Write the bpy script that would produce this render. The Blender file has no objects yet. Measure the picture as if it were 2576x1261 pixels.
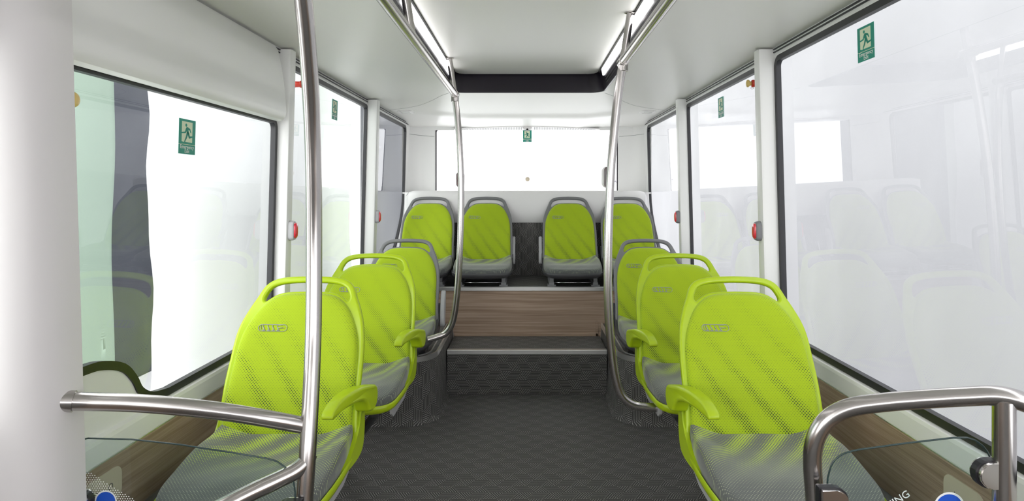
import bpy, bmesh, math, random
from mathutils import Vector, Matrix
random.seed(4)
S = bpy.context.scene
COL = S.collection
PI = math.pi

# ---------------------------------------------------------------- camera
F = 1550.0                      # focal length in pixels of the 2576 wide frame
EYE = 1.22
cam = bpy.data.cameras.new('camera'); co = bpy.data.objects.new('camera', cam); COL.objects.link(co)
co.location = (0, 0, EYE); co.rotation_euler = (PI/2, 0, 0)
cam.sensor_width = 36; cam.lens = F/2576*36
cam.shift_x = -37/2576; cam.shift_y = -150.5/2576
cam.clip_start = 0.02; cam.clip_end = 200
S.camera = co
def P(px, py, Y):               # photograph pixel + distance down the bus -> world point
    return Vector(((px-1325)*Y/F, Y, EYE-(py-480)*Y/F))

# ---------------------------------------------------------------- light
S.view_settings.view_transform = 'Standard'; S.view_settings.look = 'None'
S.view_settings.gamma = 1; S.view_settings.use_curve_mapping = False
S.view_settings.exposure = 0.48
w = bpy.data.worlds.new('world'); S.world = w; w.use_nodes = True
nt = w.node_tree; nt.nodes.clear()
tc = nt.nodes.new('ShaderNodeTexCoord'); sp = nt.nodes.new('ShaderNodeSeparateXYZ')
nt.links.new(tc.outputs['Generated'], sp.inputs[0])
mr = nt.nodes.new('ShaderNodeMapRange'); mr.inputs[1].default_value = -0.6; mr.inputs[2].default_value = 0.7
mr.interpolation_type = 'SMOOTHSTEP'
nt.links.new(sp.outputs[0], mr.inputs[0])
mx = nt.nodes.new('ShaderNodeMix'); mx.data_type = 'RGBA'
mx.inputs[6].default_value = (3.8, 3.8, 3.75, 1); mx.inputs[7].default_value = (2.9, 2.87, 2.98, 1)
nt.links.new(mr.outputs[0], mx.inputs[0])
bg = nt.nodes.new('ShaderNodeBackground'); ou = nt.nodes.new('ShaderNodeOutputWorld')
mr2 = nt.nodes.new('ShaderNodeMapRange'); mr2.inputs[1].default_value = 0.80; mr2.inputs[2].default_value = 0.97
mr2.inputs[3].default_value = 1.0; mr2.inputs[4].default_value = 0.55; nt.links.new(sp.outputs[1], mr2.inputs[0]); nt.links.new(mr2.outputs[0], bg.inputs[1])
nt.links.new(mx.outputs[2], bg.inputs[0]); nt.links.new(bg.outputs[0], ou.inputs[0])
LAMP = 5.0                      # radiance of the ceiling light strips

# ---------------------------------------------------------------- node maths
class E:
    def __init__(s, nt, sock): s.nt, s.s = nt, sock
    def _op(s, op, a, b=None, c=None):
        n = s.nt.nodes.new('ShaderNodeMath'); n.operation = op
        for i, v in enumerate((a, b, c)):
            if v is None: continue
            if isinstance(v, E): s.nt.links.new(v.s, n.inputs[i])
            else: n.inputs[i].default_value = v
        return E(s.nt, n.outputs[0])
    def __add__(s, o): return s._op('ADD', s, o)
    __radd__ = __add__
    def __sub__(s, o): return s._op('SUBTRACT', s, o)
    def __rsub__(s, o): return s._op('SUBTRACT', o, s)
    def __mul__(s, o): return s._op('MULTIPLY', s, o)
    __rmul__ = __mul__
    def __truediv__(s, o): return s._op('DIVIDE', s, o)
    def floor(s): return s._op('FLOOR', s)
    def frac(s): return s._op('FRACT', s)
    def sin(s): return s._op('SINE', s)
    def abs(s): return s._op('ABSOLUTE', s)
    def sqrt(s): return s._op('SQRT', s)
    def pow(s, p): return s._op('POWER', s, p)
    def mod(s, p): return s._op('FLOORED_MODULO', s, p)
    def lt(s, o): return s._op('LESS_THAN', s, o)
    def gt(s, o): return s._op('GREATER_THAN', s, o)
    def mn(s, o): return s._op('MINIMUM', s, o)
    def mxx(s, o): return s._op('MAXIMUM', s, o)
    def ss(s, a, b):
        n = s.nt.nodes.new('ShaderNodeMapRange'); n.interpolation_type = 'SMOOTHSTEP'
        n.inputs[1].default_value = a; n.inputs[2].default_value = b
        s.nt.links.new(s.s, n.inputs[0]); return E(s.nt, n.outputs[0])

def mat(name, col=(.8, .8, .8), rough=.5, metal=0, spec=.5):
    m = bpy.data.materials.new(name); m.use_nodes = True
    b = m.node_tree.nodes['Principled BSDF']
    b.inputs['Base Color'].default_value = (*col, 1); b.inputs['Roughness'].default_value = rough
    b.inputs['Metallic'].default_value = metal; b.inputs['Specular IOR Level'].default_value = spec
    return m, m.node_tree, b
def uv(nt):
    n = nt.nodes.new('ShaderNodeUVMap'); s = nt.nodes.new('ShaderNodeSeparateXYZ')
    nt.links.new(n.outputs[0], s.inputs[0])
    return E(nt, s.outputs[0]), E(nt, s.outputs[1])
def comb(nt, x, y, z=0.0):
    n = nt.nodes.new('ShaderNodeCombineXYZ')
    for i, v in enumerate((x, y, z)):
        if isinstance(v, E): nt.links.new(v.s, n.inputs[i])
        else: n.inputs[i].default_value = v
    return n.outputs[0]
def noise(nt, vec, scale, detail=2, rough=.5, out=0):
    n = nt.nodes.new('ShaderNodeTexNoise'); n.inputs['Scale'].default_value = scale
    n.inputs['Detail'].default_value = detail; n.inputs['Roughness'].default_value = rough
    if vec is not None: nt.links.new(vec, n.inputs['Vector'])
    return E(nt, n.outputs[out])
def mixc(nt, f, a, b):
    n = nt.nodes.new('ShaderNodeMix'); n.data_type = 'RGBA'
    if isinstance(f, E): nt.links.new(f.s, n.inputs[0])
    else: n.inputs[0].default_value = f
    for i, v in ((6, a), (7, b)):
        if isinstance(v, tuple): n.inputs[i].default_value = (*v, 1)
        else: nt.links.new(v, n.inputs[i])
    return n.outputs[2]
def bump(nt, b, h, strength=.3, dist=.001):
    n = nt.nodes.new('ShaderNodeBump'); n.inputs['Strength'].default_value = strength
    n.inputs['Distance'].default_value = dist
    nt.links.new(h.s, n.inputs['Height']); nt.links.new(n.outputs[0], b.inputs['Normal'])
def objc(nt):
    n = nt.nodes.new('ShaderNodeTexCoord'); return n.outputs['Object']

M = {}
def plastic(key, col, rough, grain=900, st=.08):
    m, t, b = mat(key, col, rough)
    bump(t, b, noise(t, objc(t), grain, 1), st, .0004)
    M[key] = m
plastic('white_panel', (.86, .86, .845), .38)
plastic('white_shell', (.87, .86, .855), .33)
plastic('post_panel', (.74, .72, .715), .4)
plastic('ceiling_skin', (.83, .825, .795), .36)
plastic('lime_plastic', (.42, .58, .008), .34)
plastic('grey_plastic', (.19, .192, .20), .45)
plastic('dark_plastic', (.055, .056, .06), .45)
plastic('light_grey', (.42, .42, .43), .45)
plastic('black_rubber', (.012, .012, .016), .42)
plastic('dark_trim', (.013, .010, .016), .28)
plastic('black_metal', (.02, .02, .021), .4)
plastic('yellow_cap', (.75, .55, .18), .3)
plastic('beige_plate', (.62, .54, .42), .5)
plastic('print_white', (.85, .86, .84), .5)
plastic('print_blue', (.01, .09, .55), .45)
plastic('print_grey', (.12, .11, .11), .5)
plastic('piping', (.16, .24, .01), .6)
plastic('thread', (.33, .36, .30), .7)
plastic('sign_green', (.0, .27, .19), .45)
plastic('sign_cream', (.72, .80, .58), .5)
plastic('print_dark', (.25, .2, .33), .5)
m, t, b = mat('red_lens', (.75, .03, .05), .12); b.inputs['Coat Weight'].default_value = .6; M['red_lens'] = m
m, t, b = mat('red_body', (.62, .045, .025), .25); M['red_body'] = m
m, t, b = mat('lens_dark', (.01, .01, .01), .08); M['lens_dark'] = m
# steel tube: brushed
m, t, b = mat('steel', (.53, .505, .49), .22, 1.0)
b.inputs['Anisotropic'].default_value = .2
M['steel'] = m
m, t, b = mat('aluminium', (.88, .88, .87), .30, .92); M['aluminium'] = m
m, t, b = mat('chrome', (.8, .8, .8), .12, 1.0); M['chrome'] = m
# lamp
m = bpy.data.materials.new('lamp_glow'); m.use_nodes = True
b = m.node_tree.nodes['Principled BSDF']; b.inputs['Emission Color'].default_value = (1, .985, 1, 1)
b.inputs['Emission Strength'].default_value = LAMP; b.inputs['Base Color'].default_value = (.9, .9, .9, 1); M['lamp'] = m
# glass panes
def glass(key, tint, refl=1.0, haze=0.0):
    m = bpy.data.materials.new(key); m.use_nodes = True; t = m.node_tree; t.nodes.clear()
    o = t.nodes.new('ShaderNodeOutputMaterial'); tr = t.nodes.new('ShaderNodeBsdfTransparent')
    gl = t.nodes.new('ShaderNodeBsdfGlossy'); fr = t.nodes.new('ShaderNodeFresnel'); mi = t.nodes.new('ShaderNodeMixShader')
    tr.inputs[0].default_value = (*tint, 1); gl.inputs['Roughness'].default_value = 0.0
    gl.inputs[0].default_value = (refl, refl, refl, 1); fr.inputs[0].default_value = 1.52
    ge = t.nodes.new('ShaderNodeNewGeometry'); mu = t.nodes.new('ShaderNodeMath'); mu.operation = 'MULTIPLY'
    inv_ = t.nodes.new('ShaderNodeMath'); inv_.operation = 'SUBTRACT'; inv_.inputs[0].default_value = 1.0
    t.links.new(ge.outputs['Backfacing'], inv_.inputs[1]); t.links.new(fr.outputs[0], mu.inputs[0]); t.links.new(inv_.outputs[0], mu.inputs[1])
    t.links.new(mu.outputs[0], mi.inputs[0]); t.links.new(tr.outputs[0], mi.inputs[1]); t.links.new(gl.outputs[0], mi.inputs[2])
    t.links.new(mi.outputs[0], o.inputs[0]); M[key] = m
glass('window_glass', (.97, .98, .98))
glass('barrier_glass', (.90, .94, .94), .7)
# white cloth hung outside
def cloth(key, a, bb):
    m = bpy.data.materials.new(key); m.use_nodes = True; t = m.node_tree; t.nodes.clear()
    o = t.nodes.new('ShaderNodeOutputMaterial'); d = t.nodes.new('ShaderNodeBsdfDiffuse'); tl = t.nodes.new('ShaderNodeBsdfTranslucent')
    mi = t.nodes.new('ShaderNodeMixShader'); mi.inputs[0].default_value = .55
    d.inputs[0].default_value = (*a, 1); tl.inputs[0].default_value = (*bb, 1)
    t.links.new(d.outputs[0], mi.inputs[1]); t.links.new(tl.outputs[0], mi.inputs[2]); t.links.new(mi.outputs[0], o.inputs[0]); M[key] = m
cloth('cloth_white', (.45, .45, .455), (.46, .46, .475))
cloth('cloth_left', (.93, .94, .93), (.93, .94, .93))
cloth('cloth_left_falloff', (.60, .62, .60), (.50, .53, .50))  # left cloth darkened in colour, for light falling off with distance
cloth('cloth_green_cast', (.42, .50, .44), (.34, .42, .36))  # green tint paints the reflection of the seats onto the cloth
m, t, b = mat('glass_edge', (.035, .06, .06), .12); M['glass_edge'] = m
m, t, b = mat('concrete', (.45, .45, .46), .8)
t.links.new(mixc(t, noise(t, objc(t), 3, 4), (.66, .66, .67), (.78, .78, .78)), b.inputs['Base Color']); M['concrete'] = m
m, t, b = mat('dark_wall', (.06, .065, .085), .8)
t.links.new(mixc(t, noise(t, objc(t), 2, 3), (.035, .04, .055), (.10, .105, .13)), b.inputs['Base Color']); M['dark_wall'] = m

# carpet: triangles of fine parallel lines
m, t, b = mat('carpet', (.03, .03, .03), .62, 0, .35)
X, Y = uv(t); h = .053; sd = h/math.sin(PI/3)
p = X/sd - Y/(h*2); q = Y/h; row = q.floor(); up = (p.frac()+q.frac()).gt(1.0)
idx = (p.floor()*2.0 + up + row*3.0).mod(4.0)
spc = h/6
def line(d): return ((d/spc).frac()-.5).abs().gt(.405)
l0 = line(Y); l1 = line(X*math.sin(PI/3)-Y*.5); l2 = line(X*math.sin(PI/3)+Y*.5)
e0 = idx.lt(1.5); e1 = idx.gt(2.5); e2 = 1.0 - e0 - e1
L = l0*e0*.62 + l2*e1 + l1*e2  # level lines painted weaker, imitating specular sheen on the diagonals
L = L*noise(t, comb(t, X, Y), 330, 2, .6).ss(.22, .46)
spk = noise(t, comb(t, X, Y), 700, 2, .7)
sp2 = noise(t, comb(t, X, Y), 5, 2)
dark = mixc(t, spk.ss(.35, .75), (.018, .018, .018), (.105, .103, .098))
lite = mixc(t, spk.ss(.3, .7), (.36, .35, .335), (.56, .545, .52))
t.links.new(mixc(t, L, dark, lite), b.inputs['Base Color'])
bump(t, b, L*.7+spk*.5, .35, .0008); M['carpet'] = m

# wood panel: grain along U
m, t, b = mat('wood', (.2, .15, .1), .45, 0, .4)
X, Y = uv(t)
wob = noise(t, comb(t, X*1.2, Y*5), 1.0, 3)
g1 = noise(t, comb(t, X*1.5, Y*95+wob*3), 1.0, 4, .6)
g2 = noise(t, comb(t, X*4, Y*420), 1.0, 3, .6)
g3 = noise(t, comb(t, X*.8, Y*28+wob*2.5), 1.0, 2)
v = g1*.5+g2*.25+g3*.35
t.links.new(mixc(t, v.ss(.40, .70), (.26, .175, .12), (.45, .335, .25)), b.inputs['Base Color'])
bump(t, b, g2, .15, .0006); M['wood'] = m

# seat fabrics; UV in metres
def dots(t, X, Y, pa, pb, r):
    def lat(ox, oy):
        a = ((X/pa+ox).frac()-.5)*pa; bb = ((Y/pb+oy).frac()-.5)*pb
        return (a*a+bb*bb).sqrt()
    return lat(0, 0).mn(lat(.5, .5)).lt(r)
m, t, b = mat('back_fabric', (.5, .6, .02), .85, 0, .2)
X, Y = uv(t)
wv = noise(t, comb(t, X, Y), 7, 2)
qq = (X*.80+Y*.60+wv*.045)/.082
band = ((qq*2*PI).sin()*.5+.5).pow(2.2)
amp = 1.0 - Y.ss(-.05, .42)*.78
r = .0003 + band*amp*.0016 + amp*.0005
D = dots(t, X, Y, .0088, .0094, r)
gr = noise(t, comb(t, X, Y), 900, 2, .7)
base = mixc(t, gr.ss(.3, .75), (.335, .475, .010), (.43, .575, .020))
t.links.new(mixc(t, D*.93, base, (.045, .055, .035)), b.inputs['Base Color'])
b.inputs['Sheen Weight'].default_value = .25
bump(t, b, gr, .3, .0006); M['back_fabric'] = m
m, t, b = mat('seat_fabric', (.2, .2, .2), .8, 0, .25)
X, Y = uv(t)
wv = noise(t, comb(t, X, Y), 6, 2)
qq = (X*.75+Y*.65+wv*.05)/.075
band = ((qq*2*PI).sin()*.5+.5)
r = .0009 + band*(1.0-Y.ss(.0, .30)*.8)*.0022
D = dots(t, X, Y, .0088, .0094, r)
dc = mixc(t, Y.ss(.12, .36), (.40, .54, .02), (.33, .36, .26))
gr = noise(t, comb(t, X, Y), 900, 2, .7)
t.links.new(mixc(t, D, mixc(t, gr.ss(.3, .7), (.085, .092, .088), (.14, .15, .143)), dc), b.inputs['Base Color'])
b.inputs['Sheen Weight'].default_value = .4
bump(t, b, gr, .3, .0006); M['seat_fabric'] = m

# ---------------------------------------------------------------- helpers
def link(name, me, material, parent=None, smooth=True):
    if smooth:
        for f in me.polygons: f.use_smooth = True
    o = bpy.data.objects.new(name, me); COL.objects.link(o)
    if material: me.materials.append(M[material])
    if parent: o.parent = parent
    return o
def fin(name, bm, material, parent=None, smooth=False, angle=None, recalc=True):
    if recalc: bmesh.ops.recalc_face_normals(bm, faces=bm.faces)
    if angle is not None:
        for e in bm.edges:
            if len(e.link_faces) == 2 and e.calc_face_angle(0) > math.radians(angle): e.smooth = False
        smooth = True
    me = bpy.data.meshes.new(name); bm.to_mesh(me); bm.free()
    return link(name, me, material, parent, smooth)
def tag(o, label, cat, group=None):
    o['label'] = label; o['category'] = cat
    if group: o['group'] = group
    return o
def struct(o): o['kind'] = 'structure'; return o
def empty(name, loc, label=None, cat=None, group=None):
    o = bpy.data.objects.new(name, None); COL.objects.link(o); o.location = loc; o.empty_display_size = .1
    if label: tag(o, label, cat, group)
    return o
def cr(pts, n=8, closed=False):            # Catmull-Rom through points
    pts = [Vector(p) for p in pts]; out = []; N = len(pts)
    segs = N if closed else N-1
    for i in range(segs):
        if closed: a, b_, c, d = pts[i-1], pts[i], pts[(i+1) % N], pts[(i+2) % N]
        else: a, b_, c, d = pts[max(i-1, 0)], pts[i], pts[i+1], pts[min(i+2, N-1)]
        for k in range(n):
            s = k/n
            out.append(.5*((2*b_)+(c-a)*s+(2*a-5*b_+4*c-d)*s*s+(3*b_-a-3*c+d)*s**3))
    if not closed: out.append(pts[-1])
    return out
def tube(bm, pts, r, seg=24, caps=True):
    pts = [Vector(p) for p in pts]; rings = []; prev = None
    T0 = (pts[1]-pts[0]).normalized()
    up = Vector((0, 0, 1)) if abs(T0.z) < .9 else Vector((0, 1, 0))
    nrm = (up - T0*up.dot(T0)).normalized()
    for i, p in enumerate(pts):
        T = ((pts[min(i+1, len(pts)-1)]-pts[max(i-1, 0)])).normalized()
        nrm = (nrm - T*nrm.dot(T)).normalized(); bn = T.cross(nrm)
        rr = r(i/(len(pts)-1)) if callable(r) else r
        ring = [bm.verts.new(p+(nrm*math.cos(a)+bn*math.sin(a))*rr) for a in [2*PI*k/seg for k in range(seg)]]
        if prev:
            for k in range(seg): bm.faces.new((prev[k], prev[(k+1) % seg], ring[(k+1) % seg], ring[k]))
        elif caps: bm.faces.new(ring[::-1])
        prev = ring
    if caps: bm.faces.new(prev)
def box(bm, lo, hi, bev=0, seg=2):
    lo = Vector(lo); hi = Vector(hi)
    r = bmesh.ops.create_cube(bm, size=1); vs = r['verts']
    for v_ in vs: v_.co = Vector([lo[i]+(v_.co[i]+.5)*(hi[i]-lo[i]) for i in range(3)])
    if bev:
        es = list({e for v_ in vs for e in v_.link_edges})
        r2 = bmesh.ops.bevel(bm, geom=es, offset=bev, segments=seg, affect='EDGES', profile=.5)
        vs = list({v_ for f in r2['faces'] for v_ in f.verts})
    return vs
def lathe(bm, prof, org, ax, seg=28):       # prof: (distance along axis, radius)
    ax = Vector(ax).normalized(); t_ = Vector((0, 0, 1)) if abs(ax.z) < .9 else Vector((1, 0, 0))
    u_ = ax.cross(t_).normalized(); v_ = ax.cross(u_); org = Vector(org); prev = None
    for d, r in prof:
        ring = [bm.verts.new(org+ax*d+(u_*math.cos(2*PI*k/seg)+v_*math.sin(2*PI*k/seg))*max(r, 1e-5)) for k in range(seg)]
        if prev:
            for k in range(seg): bm.faces.new((prev[k], prev[(k+1) % seg], ring[(k+1) % seg], ring[k]))
        else: bm.faces.new(ring[::-1])
        prev = ring
    bm.faces.new(prev)
def extr(bm, pts2, f, d0, d1):              # prism: closed outline (a,b) extruded along third coord; f(a,b,d)->point
    A = [bm.verts.new(f(a, b_, d0)) for a, b_ in pts2]; B = [bm.verts.new(f(a, b_, d1)) for a, b_ in pts2]
    n = len(A); bm.faces.new(A); bm.faces.new(B[::-1])
    for i in range(n): bm.faces.new((A[i], B[i], B[(i+1) % n], A[(i+1) % n]))
def ringx(bm, outer, inner, f, d0, d1):     # frame between two outlines with the same number of points
    R = [[bm.verts.new(f(a, b_, d)) for a, b_ in o] for o, d in ((outer, d0), (inner, d0), (inner, d1), (outer, d1))]
    n = len(outer)
    for k in range(4):
        A, B = R[k], R[(k+1) % 4]
        for i in range(n): bm.faces.new((A[i], A[(i+1) % n], B[(i+1) % n], B[i]))
def rrect(a0, a1, b0, b1, r, n=6):
    out = []
    for cx, cy, s in ((a1-r, b1-r, 0), (a0+r, b1-r, 1), (a0+r, b0+r, 2), (a1-r, b0+r, 3)):
        for k in range(n+1):
            t_ = (s+k/n)*PI/2; out.append((cx+r*math.cos(t_), cy+r*math.sin(t_)))
    return out
def offset(pts, d):                         # inset a CCW outline
    out = []; n = len(pts)
    for i in range(n):
        a = Vector(pts[i-1]); b_ = Vector(pts[i]); c = Vector(pts[(i+1) % n])
        e1 = (b_-a); e2 = (c-b_)
        if e1.length < 1e-9: e1 = e2
        if e2.length < 1e-9: e2 = e1
        n1 = Vector((-e1.y, e1.x)).normalized(); n2 = Vector((-e2.y, e2.x)).normalized()
        nn = (n1+n2).normalized(); k = max(nn.dot(n1), .5)
        out.append(tuple(b_+nn*d/k))
    return out
def setuv(bm, fn):
    L_ = bm.loops.layers.uv.verify()
    for f in bm.faces:
        for l in f.loops: l[L_].uv = fn(l.vert.co, f.normal)
def curve2d(outlines, extrude, bevel, res=2, offset_=0):   # filled 2D outlines with holes -> list of verts, faces
    cu = bpy.data.curves.new('tmp', 'CURVE'); cu.dimensions = '2D'; cu.fill_mode = 'BOTH'
    cu.extrude = extrude; cu.bevel_depth = bevel; cu.bevel_resolution = res; cu.offset = offset_
    for o in outlines:
        s = cu.splines.new('POLY'); s.points.add(len(o)-1); s.use_cyclic_u = True
        for i, (a, b_) in enumerate(o): s.points[i].co = (a, b_, 0, 1)
    ob = bpy.data.objects.new('tmp', cu); me = bpy.data.meshes.new_from_object(ob)
    bpy.data.objects.remove(ob); bpy.data.curves.remove(cu); return me
def textmesh(txt, size):
    cu = bpy.data.curves.new('tmp', 'FONT'); cu.body = txt; cu.size = size; cu.align_x = 'CENTER'; cu.extrude = .0002
    cu.resolution_u = 3
    ob = bpy.data.objects.new('tmp', cu); me = bpy.data.meshes.new_from_object(ob)
    bpy.data.objects.remove(ob); bpy.data.curves.remove(cu); return me
def clampf(x, a=0., b=1.): return max(a, min(b, x))
def sstep(x, a, b): t_ = clampf((x-a)/(b-a)); return t_*t_*(3-2*t_)

# ---------------------------------------------------------------- bus body
Y0 = -2.2                                   # where the modelled cabin starts behind the camera
def xw(z): return 1.05 if z <= .65 else 1.05-.03*(z-.65)/1.13
ZS, ZT = .622, 1.770                         # window sill and head
def wallmap(side, off=0.0):
    return lambda y, z, d: (side*(xw(z)+off+d), y, z)
REARWIN = [(4.03, ZS), (4.52, ZS), (4.70, .65), (4.83, .705), (4.93, .77), (5.02, .85), (5.10, .93), (5.17, 1.02), (5.21, 1.12), (5.22, 1.25),
           (5.22, 1.72), (5.205, 1.755), (5.17, ZT), (4.03, ZT)]
def winoutline(kind, side):
    if kind == 1 and side > 0: return rrect(.30, 2.535, ZS, ZT, .045)
    if kind == 1: return ([(2.535, 1.517-.045)] + [(2.535-.045+.045*math.cos(a), 1.472+.045*math.sin(a)) for a in [PI/2*k/6 for k in range(1, 7)]] +
                          [(.95, 1.517), (.93, 1.5), (.93, .80), (.94, .775), (.97, .765)] +
                          [tuple(p) for p in cr([(1.20, .785), (1.447, .784), (1.52, .777), (1.59, .752), (1.634, .712), (1.665, .668), (1.72, .636), (1.80, ZS)], 4)] +
                          [(2.49, ZS), (2.52, .630), (2.535, .66)])
    if kind == 2: return rrect(2.60, 3.935 if side > 0 else 3.95, ZS, ZT, .04)
    return REARWIN
# white side walls with the window openings cut out
def side_wall(side, name):
    bm = bmesh.new()
    f = wallmap(side)
    def slab(y0, y1, z0, z1, ny=1, nz=1):
        for i in range(ny):
            for j in range(nz):
                a0 = y0+(y1-y0)*i/ny; a1 = y0+(y1-y0)*(i+1)/ny; b0 = z0+(z1-z0)*j/nz; b1 = z0+(z1-z0)*(j+1)/nz
                extr(bm, [(a0, b0), (a1, b0), (a1, b1), (a0, b1)], f, 0, .018)
    slab(Y0, 5.5, 0, ZS+.004)
    slab(Y0, 5.5, ZT-.004, 1.86)
    slab(2.533, 2.605, ZS, ZT)
    slab(3.93, 4.035, ZS, ZT)
    # rear quarter behind the S shaped window edge
    q = [(a, min(max(b_, ZS+.004), ZT-.004)) for a, b_ in REARWIN[2:13]]+[(5.5, ZT-.004), (5.5, ZS+.004)]
    extr(bm, q, f, 0, .018)
    if side < 0:
        slab(.94, 2.54, 1.515, ZT)         # above the lower near window
        slab(Y0, -1.5, ZS, ZT); slab(.05, .945, ZS, ZT)
        lo = [tuple(p) for p in cr([(1.20, .785), (1.447, .784), (1.52, .777), (1.59, .752), (1.634, .712), (1.665, .668), (1.72, .636), (1.80, ZS)], 4)]
        extr(bm, [(.945, ZS+.004), (.945, .765)]+[p_ for p_ in lo if p_[1] > ZS+.005]+[(1.755, ZS+.004)], f, 0, .018)
    else: slab(.12, .31, ZS, ZT); slab(Y0, -1.6, ZS, ZT)
    # sill band standing proud of the wood
    extr(bm, [(0, .621), (.0135, .617), (.016, .607), (.016, .560), (.012, .556), (0, .556)], lambda a, z, y: (side*(1.05-a), y, z), Y0, 4.85)
    return struct(fin(name, bm, 'white_panel'))
side_wall(-1, 'wall_left'); side_wall(1, 'wall_right')

nwin = 0
for side, kinds in ((-1, (1, 2, 3)), (1, (1, 2, 3))):
    for k in kinds:
        nwin += 1
        out = winoutline(k, side)
        area = sum(out[i-1][0]*out[i][1]-out[i][0]*out[i-1][1] for i in range(len(out)))
        if area < 0: out = out[::-1]
        inn = offset(out, .022)
        fr = bmesh.new(); ringx(fr, out, inn, wallmap(side), -.004, .016)
        o = struct(fin('window_%d' % nwin, fr, 'black_rubber'))
        g = bmesh.new(); extr(g, offset(out, .010), wallmap(side, .006), 0, .006)
        fin('window_pane', g, 'window_glass', o)
# front end of the cabin behind the camera: dash, windscreen head, open windscreen
bm = bmesh.new(); box(bm, (-1.05, Y0-.35, 0), (1.05, Y0, .86), .03); box(bm, (-1.05, Y0-.2, 1.62), (1.05, Y0, 1.92), .02)
box(bm, (-1.12, Y0-.2, .8), (-.98, Y0, 1.7)); box(bm, (.98, Y0-.2, .8), (1.12, Y0, 1.7))
struct(fin('wall_front', bm, 'grey_plastic'))
# white inner pillars between the windows
pi = 0
for side, y0, y1, xi in ((-1, 2.535, 2.60, 1.0), (1, 2.535, 2.60, .985), (-1, 3.94, 4.02, .985), (1, 3.92, 3.98, .99)):
    pi += 1; bm = bmesh.new()
    for z0, z1 in ((.56, 1.803),):
        ns = 6
        prof = [(1.06, y0), (xi+.012, y0), (xi+.003, y0+.004), (xi, y0+.013), (xi, y1-.013), (xi+.003, y1-.004), (xi+.012, y1), (1.06, y1)]
        extr(bm, prof, lambda a, y, z: (side*(a-(0 if z < .65 else .03*(z-.65)/1.13)), y, z), z0, z1)
    o = struct(fin('trim_%d' % pi, bm, 'white_panel', angle=35))
# black double seam where the ceiling meets the walls
for side in (-1, 1):
    pi += 1; bm = bmesh.new()
    for zz, xx in ((1.800, 1.0165), (1.788, 1.0175)):
        box(bm, (side*xx-.004, Y0, zz-.0022), (side*xx+.004, 5.32, zz+.0022))
    struct(fin('trim_%d' % pi, bm, 'black_rubber'))
    pi += 1; bm = bmesh.new(); box(bm, (side*1.032-.013, Y0, 1.7795), (side*1.032+.013, 5.32, 1.82)); struct(fin('trim_%d' % pi, bm, 'white_panel'))
# white cover strips between the seams
for side in (-1, 1):
    pi += 1; bm = bmesh.new()
    box(bm, (side*1.024-.006, Y0, 1.7675), (side*1.024+.006, 5.3, 1.785), .002)
    struct(fin('trim_%d' % pi, bm, 'white_panel', angle=30))
# header box over the near left window (door gear cover)
bm = bmesh.new()
prof = [(1.035, 1.80), (1.005, 1.80), (.995, 1.785), (.985, 1.74), (.972, 1.66), (.965, 1.58), (.962, 1.535), (.965, 1.515), (.974, 1.502), (.990, 1.497), (1.04, 1.505)]
ys = [1.288, 2.46, 2.485, 2.50]; prev = None
for i, yy in enumerate(ys):
    sc = (0, 0, .012, .05)[i]
    ring = [bm.verts.new((-min(a+sc*.6, xw(z)-.001), yy, z+(sc*.35 if z < 1.6 else 0))) for a, z in prof]
    if prev:
        for k in range(len(prof)): bm.faces.new((prev[k], prev[(k+1) % len(prof)], ring[(k+1) % len(prof)], ring[k]))
    else: bm.faces.new(ring)
    prev = ring
bm.faces.new(prev[::-1])
o = fin('door_header_cover', bm, 'white_panel', angle=32)
tag(o, 'long white rounded cover box over the near left window, under the ceiling', 'cover panel')
# big pale post left of the picture
bm = bmesh.new()
def colx(z): return -(.925 + (z-.82)*.030)
pr = [(.0, 1.285), (.0, 1.235), (-.006, 1.205), (-.022, 1.178), (-.05, 1.160), (-.075, 1.153), (-.112, 1.148), (-.112, 1.285)]
prev = None
for z in (0, .3, .6, .9, 1.2, 1.5, 1.8, 1.9):
    ring = [bm.verts.new((colx(z)+a, y, z)) for a, y in pr]
    if prev:
        for k in range(len(pr)): bm.faces.new((prev[k], prev[(k+1) % len(pr)], ring[(k+1) % len(pr)], ring[k]))
    else: bm.faces.new(ring[::-1])
    prev = ring
bm.faces.new(prev)
o = fin('door_post_panel', bm, 'post_panel', angle=40)
tag(o, 'tall pale door post panel with a rounded edge, far left foreground', 'door post')

# wood side panels
for side in (-1, 1):
    pi += 1; bm = bmesh.new()
    extr(bm, [(1.052, .557), (1.036, .557), (1.034, .550), (1.034, .09), (1.052, .09)], lambda a, z, y: (side*a, y, z), Y0, 4.06)
    bmesh.ops.recalc_face_normals(bm, faces=bm.faces)
    setuv(bm, lambda c, n: (c.y+side*3, c.z))
    struct(fin('trim_%d' % pi, bm, 'wood', recalc=False))
    pi += 1; bm = bmesh.new()
    box(bm, (side*1.0365-.0025, Y0, .5545), (side*1.0365+.0025, 4.06, .5575))
    struct(fin('trim_%d' % pi, bm, 'aluminium'))
# floor
bm = bmesh.new(); box(bm, (-1.05, Y0, -.03), (1.05, 4.7, 0)); setuv(bm, lambda c, n: (c.x, c.y)); struct(fin('floor', bm, 'carpet'))
# cove where the carpet turns up the wall
for side in (-1, 1):
    pi += 1; bm = bmesh.new()
    prof = [(1.05, 0), (.985, 0), (1.005, .006), (1.02, .02), (1.03, .04), (1.033, .095), (1.05, .095)]
    extr(bm, prof, lambda a, z, y: (side*a, y, z), Y0, 3.3)
    setuv(bm, lambda c, n: (c.y, c.z+c.x)); struct(fin('trim_%d' % pi, bm, 'carpet', angle=40))

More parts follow.
